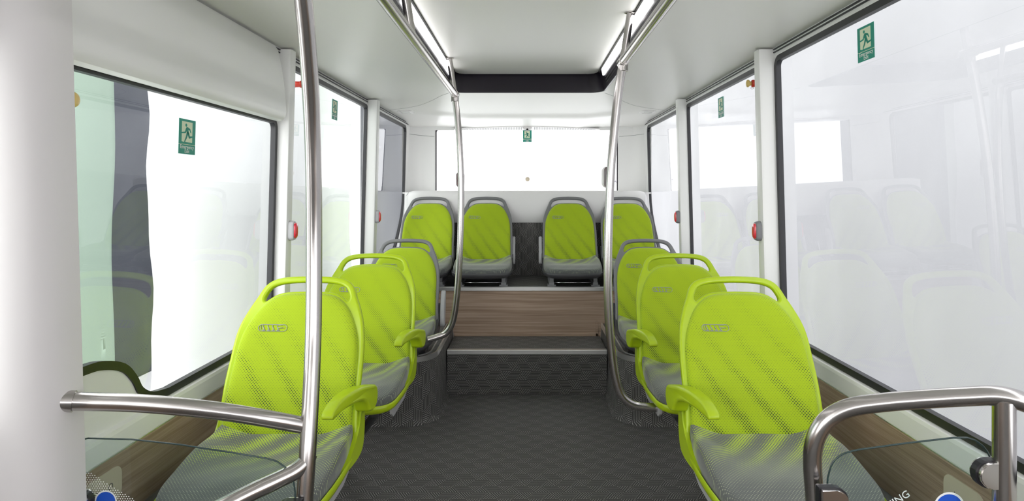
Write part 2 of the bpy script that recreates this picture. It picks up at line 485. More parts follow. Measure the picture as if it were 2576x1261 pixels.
# step across the aisle
st = empty('aisle_step', (0, 3.69, 0), 'dark carpeted step across the aisle with a metal nosing', 'step')
bm = bmesh.new(); box(bm, (-.476, 3.69, 0), (.480, 4.054, .262)); bmesh.ops.recalc_face_normals(bm, faces=bm.faces)
setuv(bm, lambda c, n: (c.x, c.z+.02) if abs(n.y) > .5 else (c.x, c.y)); o = fin('step_body', bm, 'carpet', st, recalc=False); o.matrix_parent_inverse = Matrix.Translation((0, -3.69, 0))
def nosing(bm, x0, x1, y, z):
    box(bm, (x0, y-.006, z-.022), (x1, y+.001, z+.003), .0015, 1)
    box(bm, (x0, y-.004, z), (x1, y+.030, z+.004), .001, 1)
bm = bmesh.new(); nosing(bm, -.477, .481, 3.69, .262); o = fin('step_nosing', bm, 'aluminium', st); o.matrix_parent_inverse = Matrix.Translation((0, -3.69, 0))
# raised rear platform
pf = empty('rear_platform', (0, 4.06, 0), 'raised rear platform with wood grain front and metal edge under the back seats', 'platform')
pinv = Matrix.Translation((0, -4.06, 0))
bm = bmesh.new(); box(bm, (-1.033, 4.068, 0), (1.033, 4.66, .580)); setuv(bm, lambda c, n: (c.x, c.y+c.z)); fin('platform_deck', bm, 'carpet', pf).matrix_parent_inverse = pinv
bm = bmesh.new(); box(bm, (-1.033, 4.060, 0), (1.033, 4.069, .568)); setuv(bm, lambda c, n: (c.x*1.0+7, c.z)); fin('wood_front', bm, 'wood', pf).matrix_parent_inverse = pinv
bm = bmesh.new()
box(bm, (-.476, 4.0535, .262), (.470, 4.0615, .280), .001); box(bm, (.455, 4.0535, .262), (.4695, 4.0615, .360), .001)
setuv(bm, lambda c, n: (c.x*1.0+7, c.z)); fin('wood_edge', bm, 'wood', pf).matrix_parent_inverse = pinv
bm = bmesh.new(); nosing(bm, -1.033, 1.033, 4.060, .582); fin('metal_edge', bm, 'aluminium', pf).matrix_parent_inverse = pinv

# wheel boxes
for side, xi in ((-1, .477), (1, .482)):
    wb = empty('wheel_box', (side*.75, 3.2, 0), 'carpeted wheel box with rounded corner and metal rim, %s of the aisle step' % ('left' if side < 0 else 'right'), 'wheel box', 'wheel boxes')
    inv = Matrix.Translation((-side*.75, -3.2, 0))
    zt = .345; R = .17
    def plan(x0, off=0, r=R, N=14):
        pts = [(x0-off, 4.0595)]
        for k in range(N+1):
            a = PI*k/(2*N)
            pts.append((x0+r-(r+off)*math.cos(a), 3.2+r-(r+off)*math.sin(a)))
        pts.append((1.030, 3.2-off)); return pts
    base = plan(xi+.0); top = plan(xi+.012, 0, R)
    bm = bmesh.new(); uvl = bm.loops.layers.uv.verify(); prev = None
    lv = [(0.0, -.012+.012), (.06, .0), (.2, .004), (.345, .012)]
    # skirt with cove foot
    arc = [0]
    for i in range(1, len(base)): arc.append(arc[-1]+(Vector(base[i])-Vector(base[i-1])).length)
    rings = []
    for z, o_ in ((0, -.022), (.006, -.010), (.02, -.002), (.05, 0), (.2, .006), (zt, .012)):
        pts = plan(xi, -o_); pts = [(min(p_[0], 1.03), min(p_[1], 4.0595)) for p_ in pts]
        rings.append([bm.verts.new((side*p_[0], p_[1], z)) for p_ in pts])
    zs = (0, .006, .02, .05, .2, zt)
    for j in range(len(rings)-1):
        for i in range(len(base)-1):
            f_ = bm.faces.new((rings[j][i], rings[j][i+1], rings[j+1][i+1], rings[j+1][i]))
            for l, (ii, jj) in zip(f_.loops, ((i, j), (i+1, j), (i+1, j+1), (i, j+1))): l[uvl].uv = (zs[jj], arc[ii])
    # top
    cap = rings[-1]+[bm.verts.new((side*1.030, 4.0595, zt))]
    f_ = bm.faces.new(cap)
    for l in f_.loops: l[uvl].uv = (l.vert.co.x, l.vert.co.y)
    back = bm.faces.new((rings[0][0], bm.verts.new((side*1.03, 4.0595, 0)), cap[-1], rings[-1][0]))
    o = fin('box_body', bm, 'carpet', wb, angle=40); o.matrix_parent_inverse = inv
    bm = bmesh.new()
    o1 = plan(xi, -.010); i1 = plan(xi, -.017)
    def strip(bm, a, b_, z0, z1):
        A = [[bm.verts.new((side*p_[0], min(p_[1], 4.058), z)) for p_ in q_] for q_, z in ((a, z0), (b_, z0), (b_, z1), (a, z1))]
        for k in range(4):
            for i in range(len(a)-1): bm.faces.new((A[k][i], A[k][i+1], A[(k+1) % 4][i+1], A[(k+1) % 4][i]))
        for e in (0, -1): bm.faces.new([A[k][e] for k in range(4)])
    strip(bm, plan(xi, -.006), plan(xi, -.016), zt-.024, zt+.004)
    strip(bm, plan(xi, -.040), plan(xi, -.046), zt-.002, zt+.005)
    o = fin('metal_rim', bm, 'aluminium', wb, angle=40); o.matrix_parent_inverse = inv

# rear bench back: carpet panel and white moulded shell with ledge
bm = bmesh.new(); box(bm, (-.925, 4.66, .575), (.925, 4.70, 1.02)); setuv(bm, lambda c, n: (c.z, c.x)); pi += 1; struct(fin('trim_%d' % pi, bm, 'carpet'))
bm = bmesh.new()
NX = 48; prof = [(4.70, .975), (4.655, .978), (4.645, .990), (4.640, 1.05), (4.640, 1.15), (4.645, 1.185), (4.658, 1.207), (4.680, 1.2185), (4.72, 1.2205), (5.42, 1.205)]
HW = .935; rows_ = []
for i in range(NX+1):
    c = -1+2*i/NX; x = HW*math.sin(c*PI/2) if False else HW*c
    e = clampf((abs(x)-(HW-.09))/.09); r_ = .09*(1-math.sqrt(max(0, 1-e*e)))
    sx = x
    rows_.append([bm.verts.new((sx, y+(r_ if j < 8 else 0), z-(r_*.55 if 4 <= j < 9 else 0))) for j, (y, z) in enumerate(prof)])
for i in range(NX):
    for j in range(len(prof)-1): bm.faces.new((rows_[i][j], rows_[i+1][j], rows_[i+1][j+1], rows_[i][j+1]))
bmesh.ops.remove_doubles(bm, verts=bm.verts, dist=.0001)
for v_ in [v_ for v_ in bm.verts if not v_.link_faces]: bm.verts.remove(v_)
o = fin('rear_bench_shell', bm, 'white_shell', angle=40)
tag(o, 'white moulded panel with rounded ends behind the rear seats', 'panel')
# lower corner fillers beside the shell
for side in (-1, 1):
    pi += 1; bm = bmesh.new(); prev = None
    SC = [(.575, 4.66), (.62, 4.69), (.66, 4.73), (.705, 4.825), (.77, 4.925), (.85, 5.015), (.93, 5.095), (1.02, 5.165), (1.12, 5.205), (1.20, 5.215), (1.207, 5.22)]
    for z, y in SC:
        yi = 4.655+.06*sstep(z, .9, 1.05)
        a = Vector((.900, yi, z)); c = Vector((xw(z)-.001, y, z)); m1 = Vector((.935, yi+.004, z)); m2 = a.lerp(c, .5)+Vector((.014, 0, 0))
        ring = [bm.verts.new((side*q_.x, q_.y, q_.z)) for q_ in (a, m1, m2, a.lerp(c, .8)+Vector((.006, 0, 0)), c)]
        if prev:
            for k in range(4): bm.faces.new((prev[k], prev[k+1], ring[k+1], ring[k]))
        prev = ring
    struct(fin('trim_%d' % pi, bm, 'white_shell', smooth=True))
    pi += 1; bm = bmesh.new(); box(bm, (.93*side if side > 0 else -1.045, 5.19, 1.195), (1.045 if side > 0 else -.93, 5.43, 1.207)); struct(fin('trim_%d' % pi, bm, 'white_shell'))

# rear wall: rounded corner posts, head, window
bm = bmesh.new()
for side in (-1, 1):
    arc = [(1.052, 5.20)]+[(.90+.150*math.cos(a), 5.27+.165*math.sin(a)) for a in [PI/2*k/10 for k in range(11)]]+[(.815, 5.437), (.808, 5.445), (.808, 5.50)]
    prev = None
    for z in (.9, 1.71, 1.711, 1.80):
        ring = [bm.verts.new((side*a, b_, z)) for a, b_ in arc]
        if prev:
            for k in range(len(arc)-1): bm.faces.new((prev[k], prev[k+1], ring[k+1], ring[k]))
        prev = ring
box(bm, (-1.05, 5.43, 1.755), (1.05, 5.52, 1.86)); box(bm, (-1.05, 5.43, .2), (1.05, 5.52, 1.206))
struct(fin('wall_rear', bm, 'white_panel', angle=35))
for side in (-1, 1):
    pi += 1; bm = bmesh.new()
    arc = [(1.050, 5.24, 1.716)]+[(.90+.149*math.cos(a), 5.27+.164*math.sin(a), 1.716-.012*(a/(PI/2))**2) for a in [PI/2*k/10 for k in range(11)]]+[(.815, 5.4355, 1.698)]
    tube(bm, [(side*a, b_, c) for a, b_, c in arc], .0013, 6); struct(fin('trim_%d' % pi, bm, 'grey_plastic'))
out = rrect(-.810, .810, 1.19, 1.768, .03)
fr = bmesh.new(); ringx(fr, out, offset(out, .012), lambda a, b_, d: (a, 5.455+d, b_), 0, .03)
rw = struct(fin('window_7', fr, 'dark_trim'))
g = bmesh.new(); extr(g, offset(out, .004), lambda a, b_, d: (a, 5.468+d, b_), 0, .006); fin('window_pane', g, 'window_glass', rw)

# ceiling: side skins, rear section and recessed middle
XR, YR, ZR = .445, 3.575, 1.79
RC = .09
def ceilz(x, y):
    ax = abs(x); t_ = clampf((ax-XR)/(1.02-XR))
    z = ZR + t_*.018 + .016*math.sin(PI*t_)
    w_ = 1-sstep(ax, .62, .92)
    prof = [(3, 0), (4.40, 0), (4.50, -.003), (4.66, -.026), (4.74, -.024), (4.84, -.012), (5.0, -.010), (5.2, -.014), (5.45, -.033)]
    d = 0
    for (a, da), (b_, db) in zip(prof, prof[1:]):
        if a <= y <= b_: d = da+(db-da)*sstep(y, a, b_); break
    end = -.03*sstep(y, 5.0, 5.45)
    return z + d*w_ + end*(1-w_)
bm = bmesh.new()
xs_side = [XR+(1.022-XR)*i/14 for i in range(15)]
ys_f = [Y0+(YR-Y0)*i/30 for i in range(31)]
ys_r = [YR+(5.45-YR)*i/44 for i in range(45)]
for side in (-1, 1):
    g_ = [[bm.verts.new((side*x, y, ceilz(x, y))) for x in xs_side] for y in ys_f]
    for j in range(len(ys_f)-1):
        for i in range(14): bm.faces.new((g_[j][i], g_[j][i+1], g_[j+1][i+1], g_[j+1][i]))
xs_all = [-x for x in xs_side[::-1]]+[XR*(-1+2*i/12) for i in range(1, 12)]+xs_side
g_ = [[bm.verts.new((x, y, ceilz(x, y))) for x in xs_all] for y in ys_r]
for j in range(len(ys_r)-1):
    for i in range(len(xs_all)-1): bm.faces.new((g_[j][i], g_[j][i+1], g_[j+1][i+1], g_[j+1][i]))
for side in (-1, 1):
    cv = bm.verts.new((side*XR, YR, ZR)); prev = None
    for k in range(9):
        a = PI/2*k/8
        v_ = bm.verts.new((side*(XR-RC+RC*math.cos(a)), YR-RC+RC*math.sin(a), ZR))
        if prev: bm.faces.new((cv, prev, v_))
        prev = v_
bmesh.ops.remove_doubles(bm, verts=bm.verts, dist=.0005)
# top closing slab so no light leaks
struct(fin('ceiling', bm, 'ceiling_skin', smooth=True))
bm = bmesh.new(); box(bm, (-1.12, Y0, 1.93), (1.12, 5.55, 1.96)); pi += 1; struct(fin('trim_%d' % pi, bm, 'white_panel'))
# recess walls
def loop_open(dx, dy, r):      # open path round the recess: left front -> rear -> right front
    pts = [(-(XR-dx), Y0)]
    for k in range(9):
        a = PI-PI/2*k/8; pts.append((-(XR-dx)+r+r*math.cos(a), YR-dy-r+r*math.sin(a)))
    for k in range(9):
        a = PI/2-PI/2*k/8; pts.append(((XR-dx)-r+r*math.cos(a), YR-dy-r+r*math.sin(a)))
    pts.append((XR-dx, Y0)); return pts
bm = bmesh.new(); prev = None
for dx, dy, r, z in ((-.004, -.004, RC, ZR-.001), (0, 0, RC, ZR-.002), (.002, .0, RC, ZR+.004), (.026, -.035, .06, 1.905), (.026, -.035, .06, 1.93)):
    ring = [bm.verts.new((a, b_, z)) for a, b_ in loop_open(dx, dy, r)]
    if prev:
        for k in range(len(ring)-1): bm.faces.new((prev[k], prev[k+1], ring[k+1], ring[k]))
    prev = ring
pi += 1; rt = struct(fin('trim_%d' % pi, bm, 'dark_trim', smooth=True))
for side in (-1, 1):  # dark lip added to screen strip light from the middle panel
    pi += 1; bm = bmesh.new()
    def fl(t_, y, d): return (side*(XR-.025*t_-.002-d*.97), y, ZR+.004+.112*t_-d*.2)
    extr(bm, [(.865, Y0), (.865, 3.50), (1.0, 3.50), (1.0, Y0)], fl, -.001, .012)
    struct(fin('trim_%d' % pi, bm, 'dark_trim'))
# perforated speaker strips on the recess sides
for side in (-1, 1):
    bm = bmesh.new()
    for zz in range(3):
        for yy in range(0, 110):
            y = 1.9+yy*.0135; t_ = .18+zz*.13
            c = Vector((side*(XR-.025*t_-.0035), y, ZR+.006+.11*t_))
            lathe(bm, [(0, .0030), (.0012, .0030), (.0014, .0022)], c, (-side, 0, -.25), 6)
    pi += 1; struct(fin('trim_%d' % pi, bm, 'black_metal'))
# middle panel
bm = bmesh.new()
pan = [(-.41, Y0), (.41, Y0), (.41, 3.54), (.395, 3.575), (.36, 3.592), (-.36, 3.592), (-.395, 3.575), (-.41, 3.54)]
extr(bm, pan, lambda a, b_, d: (a, b_, d), 1.900, 1.915)
bmesh.ops.bevel(bm, geom=[e for e in bm.edges if abs(e.verts[0].co.z-1.9) < .001 and abs(e.verts[1].co.z-1.9) < .001], offset=.004, segments=2, affect='EDGES')
pi += 1; struct(fin('trim_%d' % pi, bm, 'ceiling_skin', angle=40))
# thin dark joint line of the rear ceiling moulding
for side in (1, -1):
    pi += 1; bm = bmesh.new()
    cpts = cr([(.455, 3.60, 0), (.52, 3.75, 0), (.62, 4.02, 0), (.74, 4.28, 0), (.86, 4.42, 0), (1.0, 4.50, 0)], 6)
    tube(bm, [(side*p_.x, p_.y, ceilz(p_.x, p_.y)+.0002) for p_ in cpts], .0012, 6); struct(fin('trim_%d' % pi, bm, 'grey_plastic'))

# ceiling light strips
names = {(-1, 0): 'near white light strip in the left side of the ceiling recess, behind the grab rail', (-1, 1): 'far white light strip in the left side of the ceiling recess, ending near the rear',
         (1, 0): 'near white light strip in the right side of the ceiling recess, behind the grab rail', (1, 1): 'far white light strip in the right side of the ceiling recess, ending near the rear'}
for side in (-1, 1):
    for i, (y0, y1) in enumerate(((.5, 2.06), (2.10, 3.42))):
        bm = bmesh.new()
        def fp(t_, y, d): return (side*(XR-.025*t_-.002-d*.97), y, ZR+.004+.112*t_-d*.2)
        extr(bm, [(.60, y0), (.60, y1), (.86, y1), (.86, y0)], lambda t_, y, d: fp(t_, y, d), -.001, .006)
        o = fin('ceiling_light', bm, 'lamp'); tag(o, names[(side, i)], 'light', 'ceiling light strips')

# ---------------------------------------------------------------- seats
TH = math.radians(21.3)
def bbase(u, s):
    k = (u/.2)
    f_ = 1-sstep(s, .30, .46)
    return .022*k*k*f_ + .012*math.exp(-((s-.12)/.09)**2) - .012*sstep(s, .40, .52)
def B(u, s, d=0):
    d = d + bbase(u, s)
    return Vector((u, s*math.sin(TH)-d*math.cos(TH), s*math.cos(TH)+d*math.sin(TH)))
def mirror(half):           # half outline from centre top down the right side to centre bottom -> closed CCW
    right = half; left = [(-a, b_) for a, b_ in half[::-1] if a > 1e-6]
    return right+left
def smooth_half(pts, n=5): return [(max(0, p_.x), p_.y) for p_ in cr([(a, b_, 0) for a, b_ in pts], n)]
PADH = smooth_half([(0, .440), (.035, .4395), (.068, .437), (.102, .427), (.134, .401), (.160, .362), (.180, .312), (.190, .26), (.194, .18), (.196, .09), (.197, .03), (.192, .004), (.17, -.004), (.08, -.006), (0, -.006)])
PAD = mirror(PADH)
SHH = smooth_half([(0, .500), (.05, .4985), (.09, .495), (.125, .484), (.148, .462), (.164, .425), (.183, .38), (.198, .33), (.206, .27), (.209, .18), (.209, .09), (.212, .0), (.212, -.04), (.20, -.052), (.10, -.055), (0, -.055)])
SHELL = mirror(SHH)
HOLEH = smooth_half([(0, .4785), (.06, .4765), (.10, .470), (.123, .458), (.134, .440), (.139, .422), (.134, .4125), (.124, .4195), (.102, .4345), (.068, .444), (0, .447)], 4)
HOLE = mirror(HOLEH)
def back_pad():
    bm = bmesh.new(); uvl = bm.loops.layers.uv.verify(); prof = [(1.0, -.004), (1.0, .006), (.992, .014), (.975, .021), (.94, .026), (.86, .028), (.72, .028), (.55, .028), (.38, .028), (.2, .028)]
    cu, cs = 0, .20; prev = None; info = {}
    for k, d in prof:
        ring = []
        for a, s in PAD:
            u_, s_ = cu+(a-cu)*k, cs+(s-cs)*k
            v_ = bm.verts.new(B(u_, s_, d)); info[v_] = (u_, s_); ring.append(v_)
        if prev:
            n = len(ring)
            for i in range(n): bm.faces.new((prev[i], prev[(i+1) % n], ring[(i+1) % n], ring[i]))
        prev = ring
    c = bm.verts.new(B(cu, cs, .028)); info[c] = (cu, cs); n = len(prev)
    for i in range(n): bm.faces.new((prev[i], prev[(i+1) % n], c))
    for f_ in bm.faces:
        for l in f_.loops: l[uvl].uv = info[l.vert]
    bmesh.ops.recalc_face_normals(bm, faces=bm.faces)
    return bm
CUSH = smooth_half([(0, -.012), (.10, -.012), (.17, -.010), (.192, .004), (.200, .04), (.207, .12), (.209, .22), (.205, .31), (.192, .362), (.160, .392), (.10, .404), (0, .408)])
def cz(u, t_):
    k = abs(u)/.205
    wing = .030*sstep(k, .45, 1.0)*(1-sstep(t_, .12, .34))
    dish = -.014*(1-k*k)*math.exp(-((t_-.15)/.11)**2) + .012*(1-sstep(t_, .02, .09))
    fall = -.020*sstep(t_, .30, .41)
    return .010+wing+dish+fall-.010*sstep(k, .9, 1.1)
def cushion():
    out = mirror(CUSH); bm = bmesh.new(); uvl = bm.loops.layers.uv.verify(); info = {}
    prof = [(.975, -.052), (1.0, -.040), (1.004, -.024), (1.0, -.010), (.985, -.003), (.96, 0), (.9, 0), (.8, 0), (.68, 0), (.55, 0), (.4, 0), (.22, 0)]
    cu, ct = 0, .19; prev = None
    for j, (k, d) in enumerate(prof):
        ring = []
        for a, t_ in out:
            u_, tt = cu+(a-cu)*k, ct+(t_-ct)*k
            z = cz(u_, tt)+d if j > 1 else .008+d-.010*sstep(tt, .3, .41)
            v_ = bm.verts.new((u_, -tt, z)); info[v_] = (u_, tt); ring.append(v_)
        if prev:
            n = len(ring)
            for i in range(n): bm.faces.new((prev[i], prev[(i+1) % n], ring[(i+1) % n], ring[i]))
        else: bm.faces.new(ring)
        prev = ring
    c = bm.verts.new((cu, -ct, cz(cu, ct))); info[c] = (cu, ct); n = len(prev)
    for i in range(n): bm.faces.new((prev[i], prev[(i+1) % n], c))
    for f_ in bm.faces:
        for l in f_.loops: l[uvl].uv = info[l.vert]
    bmesh.ops.recalc_face_normals(bm, faces=bm.faces)
    return bm
def pan():
    out = mirror(CUSH); bm = bmesh.new(); prev = None
    prof = [(1.0, -.030), (1.035, -.022), (1.052, -.026), (1.054, -.036), (1.035, -.048), (.95, -.058), (.75, -.068), (.4, -.074)]
    for k, d in prof:
        ring = [bm.verts.new((a*k, -(.19+(t_-.19)*k), d-(.012*sstep(t_, .3, .41)))) for a, t_ in out]
        if prev:
            n = len(ring)
            for i in range(n): bm.faces.new((prev[i], prev[(i+1) % n], ring[(i+1) % n], ring[i]))
        prev = ring
    bm.faces.new(prev)
    # side flanks joining pan and back
    for sd_ in (-1, 1):
        pts = [(.205, .05), (.2155, .02), (.2175, -.03), (.2185, -.055)]
        prof2 = [(0.02, .10), (-.005, .055), (-.035, .018), (-.09, -.010), (-.17, -.024), (-.19, -.036), (-.12, -.046), (-.03, -.052), (.020, -.040), (.040, .0), (.045, .05), (.048, .10)]
        prof2 = [(p_.x, p_.y) for p_ in cr([(a_, b_, 0) for a_, b_ in prof2], 4, True)]
        extr(bm, prof2, lambda y, z, d: (sd_*d, y, z), .2035, .2165)
    return bm
def shell(hole=True):
    cut = [(a*.86, .19+(s-.19)*.88) for a, s in PAD]
    me = curve2d([SHELL, HOLE, cut], .004, .008, 3, -.008)
    for v_ in me.vertices:
        a, s, d = v_.co
        v_.co = B(a, s, d-.002)
    return me
def shell_back():
    # rear skin of the backrest, a rounded pan behind the pad
    bm = bmesh.new(); prev = None
    for k, d in ((1.02, -.006), (1.03, -.02), (.98, -.034), (.85, -.044), (.5, -.05)):
        ring = [bm.verts.new(B(a*k, .20+(s-.20)*k*.99, d)) for a, s in PAD]
        if prev:
            n = len(ring)
            for i in range(n): bm.faces.new((prev[i], prev[(i+1) % n], ring[(i+1) % n], ring[i]))
        prev = ring
    bm.faces.new(prev); return bm
def emblem():
    bm = bmesh.new(); cu, cs = -.088, .322
    def T(pts, r=.0009): tube(bm, [B(cu+a, cs+b_, .0290) for a, b_ in pts], r, 6)
    st_ = rrect(-.044, .044, -.0105, .0105, .0104, 6); T(st_+[st_[0]], .0011)
    T([(-.037, .009), (-.036, -.004), (-.030, -.0095)])
    for k in range(4):
        x = -.031+k*.0145
        T([(x, .009), (x+.001, .001), (x+.004, -.003), (x+.009, -.009)], .0012)
        T([(x+.002, .002), (x+.004, .000), (x+.005, -.006), (x, -.0085)], .0012)
        T([(x, -.0085), (x+.009, -.009)], .0008)
    T([(.014, .0), (.031, .0)], .0013); T([(.034, .001), (.0345, -.001)], .0013)
    T([(.012, .007), (.030, .008)], .0006)
    return bm
def armrest_mesh(flip):
    out = [(-.004, .036)]
    up_ = cr([(-.004, .036), (.04, .047), (.10, .062), (.17, .070), (.24, .068), (.285, .058)], 4)
    tip = cr([(.285, .058), (.298, .050), (.300, .040), (.288, .034)], 3)
    low = cr([(.288, .034), (.22, .036), (.14, .030), (.09, .016), (.066, -.006), (.052, -.026), (.030, -.034), (.004, -.036)], 4)
    disc = [(-.036*math.sin(a), -.036*math.cos(a)) for a in [PI*k/8 for k in range(1, 8)]]
    o = [(p_.x, p_.y) for p_ in [Vector((p2[0], p2[1])) for p2 in up_]]+[(p2[0], p2[1]) for p2 in tip[1:]]+[(p2[0], p2[1]) for p2 in low[1:]]+disc
    me = curve2d([o], .016, .008, 3, -.008)
    for v_ in me.vertices:
        f_, z, d = v_.co
        wd = 1.0-.30*sstep(f_, .10, .30)
        v_.co = (flip*(d*wd-.030*sstep(f_, .0, .30)), -f_, z)
    return me
def folded_arm():
    o = [(p_.x, p_.y) for p_ in cr([(0, -.045, 0), (.030, -.035, 0), (.036, .03, 0), (.034, .11, 0), (.020, .155, 0), (.002, .165, 0), (-.014, .150, 0), (-.022, .09, 0), (-.024, .0, 0), (-.018, -.035, 0)], 4, True)]
    me = curve2d([o], .006, .007, 3, -.007)
    for v_ in me.vertices:
        f_, s, d = v_.co
        v_.co = Vector((d, s*math.sin(TH)*.7-f_, s*math.cos(TH)))
    return me

def make_seat(kind):
    """kind 'green' (lime shell) or 'grey'; returns Empty with parts"""
    shm = 'lime_plastic' if kind == 'green' else 'grey_plastic'
    r = empty('bus_seat', (0, 0, 0))
    link('back_shell', shell(), shm, r)
    fin('rear_cover', shell_back(), 'grey_plastic', r, smooth=True)
    bc = fin('back_cushion', back_pad(), 'back_fabric', r, smooth=True, recalc=False)
    bm = bmesh.new(); pp = [B(a*1.004, .20+(s_-.20)*1.003, .0045) for a, s_ in PAD]; tube(bm, pp+[pp[0]], .0016, 6, False)
    fin('seam_piping', bm, 'piping' if kind == 'green' else 'grey_plastic', bc, smooth=True)
    fin('seat_cushion', cushion(), 'seat_fabric', r, smooth=True, recalc=False)
    fin('seat_pan', pan(), shm if kind == 'green' else 'dark_plastic', r, angle=45)
    fin('embroidered_emblem', emblem(), 'thread', bc, smooth=True)
    return r
G = make_seat('green'); K = make_seat('grey')
def copy_seat(src):
    c = src.copy(); COL.objects.link(c)
    for ch in list(src.children):
        d = ch.copy(); COL.objects.link(d); d.parent = c
        for g in list(ch.children):
            h_ = g.copy(); COL.objects.link(h_); h_.parent = d
    return c
arm_me = {1: armrest_mesh(1), -1: armrest_mesh(-1)}
for k_ in arm_me: arm_me[k_].materials.append(M['lime_plastic'])
fold_me = folded_arm(); fold_me.materials.append(M['light_grey'])
for me in list(arm_me.values())+[fold_me]:
    for f_ in me.polygons: f_.use_smooth = True
def placeseat(first, src, loc, label, group):
    o = src if first else copy_seat(src)
    o.location = loc; tag(o, label, 'seat', group); return o
def addpart(name, me_or_bm, material, parent, loc=(0, 0, 0), **kw):
    if isinstance(me_or_bm, bmesh.types.BMesh): o = fin(name, me_or_bm, material, parent, **kw)
    else: o = bpy.data.objects.new(name, me_or_bm); COL.objects.link(o); o.parent = parent
    o.location = loc; return o
JY, JZ = 1.88, .470
def under_side(seat, side, depth):           # cantilever bracket and grey under panel; side=-1 left wall seat
    a = -side                                 # aisle direction
    bm = bmesh.new()
    pr_ = [(-.345, -.050), (-.03, -.050), (-.045, -.088), (-.10, -.104), (-.31, -.104), (-.340, -.085)]
    extr(bm, pr_, lambda y, z, d: (a*d, y, z), .184, .192)
    addpart('under_panel', bm, 'light_grey', seat)
    bm = bmesh.new(); extr(bm, pr_, lambda y, z, d: (a*d, y, z), -.192, -.184)
    addpart('under_panel', bm, 'light_grey', seat)
    bm = bmesh.new()
    w_out = depth
    tube(bm, [(a*.130, -.30, -.080), (a*.120, -.285, -.10), (a*-.10, .03, -.40), (a*-.12, .06, -.465)], .017, 14)
    box(bm, (a*.125-.02, -.34, -.10), (a*.125+.02, -.06, -.075), .006)
    box(bm, (-.15 if side > 0 else -w_out, -.26, -.098), (w_out if side > 0 else .15, -.10, -.076), .006)
    lathe(bm, [(0, .045), (.008, .045), (.012, .03)], (a*-.12, .06, -.469), (0, 0, 1), 20)
    addpart('support_bracket', bm, 'dark_plastic', seat)
def pivot(seat, side, grn=True):
    a = -side
    o = addpart('armrest', arm_me[a], None, seat, (a*.228, .035, .110))
    bm = bmesh.new(); lathe(bm, [(0, .028), (.010, .030), (.02, .030)], (a*-.038, 0, -.002), (a, 0, 0), 20)
    addpart('armrest_hinge', bm, 'black_metal', o)
grpG = 'lime shelled seats along the side walls'
s1 = placeseat(True, G, (-.722, JY, JZ), 'nearest left seat, lime shell and armrest, behind the tall foreground pole', grpG)
s2 = placeseat(False, G, (.690, JY, JZ), 'nearest right seat, lime shell and armrest, fully lit green back', grpG)
s3 = placeseat(False, G, (-.695, JY+.76, JZ), 'second lime seat on the left side, directly behind the nearest left one', grpG)
s4 = placeseat(False, G, (.688, JY+.76, JZ), 'second lime seat on the right side, partly hidden by the nearest right one', grpG)
for s_, sd_ in ((s1, -1), (s2, 1), (s3, -1), (s4, 1)):
    pivot(s_, sd_); under_side(s_, sd_, .30)
grpK = 'grey shelled seats on the wheel boxes'
s5 = placeseat(True, K, (-.712, JY+1.62, JZ), 'lime backed seat with grey shell on the left wheel box', grpK)
s6 = placeseat(False, K, (.712, JY+1.62, JZ), 'lime backed seat with grey shell on the right wheel box', grpK)
for s_, sd_ in ((s5, -1), (s6, 1)):
    addpart('folded_armrest', fold_me, None, s_, (-sd_*.232, .02, .02))
    bm = bmesh.new()
    box(bm, (-.14, -.30, -.119), (-.11, -.02, -.08), .004); box(bm, (.11, -.30, -.119), (.14, -.02, -.08), .004)
    box(bm, (-.17, -.20, -.124), (.17, -.10, -.108), .003)
    addpart('support_bracket', bm, 'black_metal', s_)
grpR = 'row of four rear seats on the platform'
rl = ['outer left rear seat with grey shell, beside the left window', 'inner left rear seat with grey shell and grey folded armrest, left of the centre gap',
      'inner right rear seat with grey shell and grey folded armrest, right of the centre gap', 'outer right rear seat with grey shell, partly behind the right pole']
rx = (-.722, -.300, .312, .736)
for i, x in enumerate(rx):
    o = placeseat(False, K, (x, 4.44, .712), rl[i], grpR); o.scale = (.94, 1, 1)
    for ch in list(o.children):
        if ch.name.startswith(('folded', 'support')): bpy.data.objects.remove(ch)
    if i in (1, 2): addpart('folded_armrest', fold_me, None, o, ((.218 if i == 1 else -.226), .02, .02))
    for sx in (-.155, .155):
        bm = bmesh.new()
        box(bm, (sx-.018, -.345, -.124), (sx+.018, -.06, -.10), .003)
        box(bm, (sx-.030, -.345, -.127), (sx+.030, -.290, -.118), .002)
        box(bm, (sx-.014, -.340, -.122), (sx+.014, -.300, -.070), .003)
        addpart('support_bracket', bm, 'grey_plastic', o)
    bm = bmesh.new(); tube(bm, [(-.135, -.335, -.104), (.135, -.335, -.104)], .0035, 10); addpart('chrome_bar', bm, 'chrome', o, smooth=True)

# ---------------------------------------------------------------- tubes and poles
def pole(name, label, cat='grab pole'): return empty(name, (0, 0, 0), label, cat)
def jt(bm, p_, ax, L_=.05, r=.0195):
    ax = Vector(ax).normalized(); p_ = Vector(p_)
    tube(bm, [p_-ax*L_/2, p_-ax*(L_/2-.002), p_+ax*(L_/2-.002), p_+ax*L_/2], lambda t_: r if .01 < t_ < .99 else r-.002, 24)
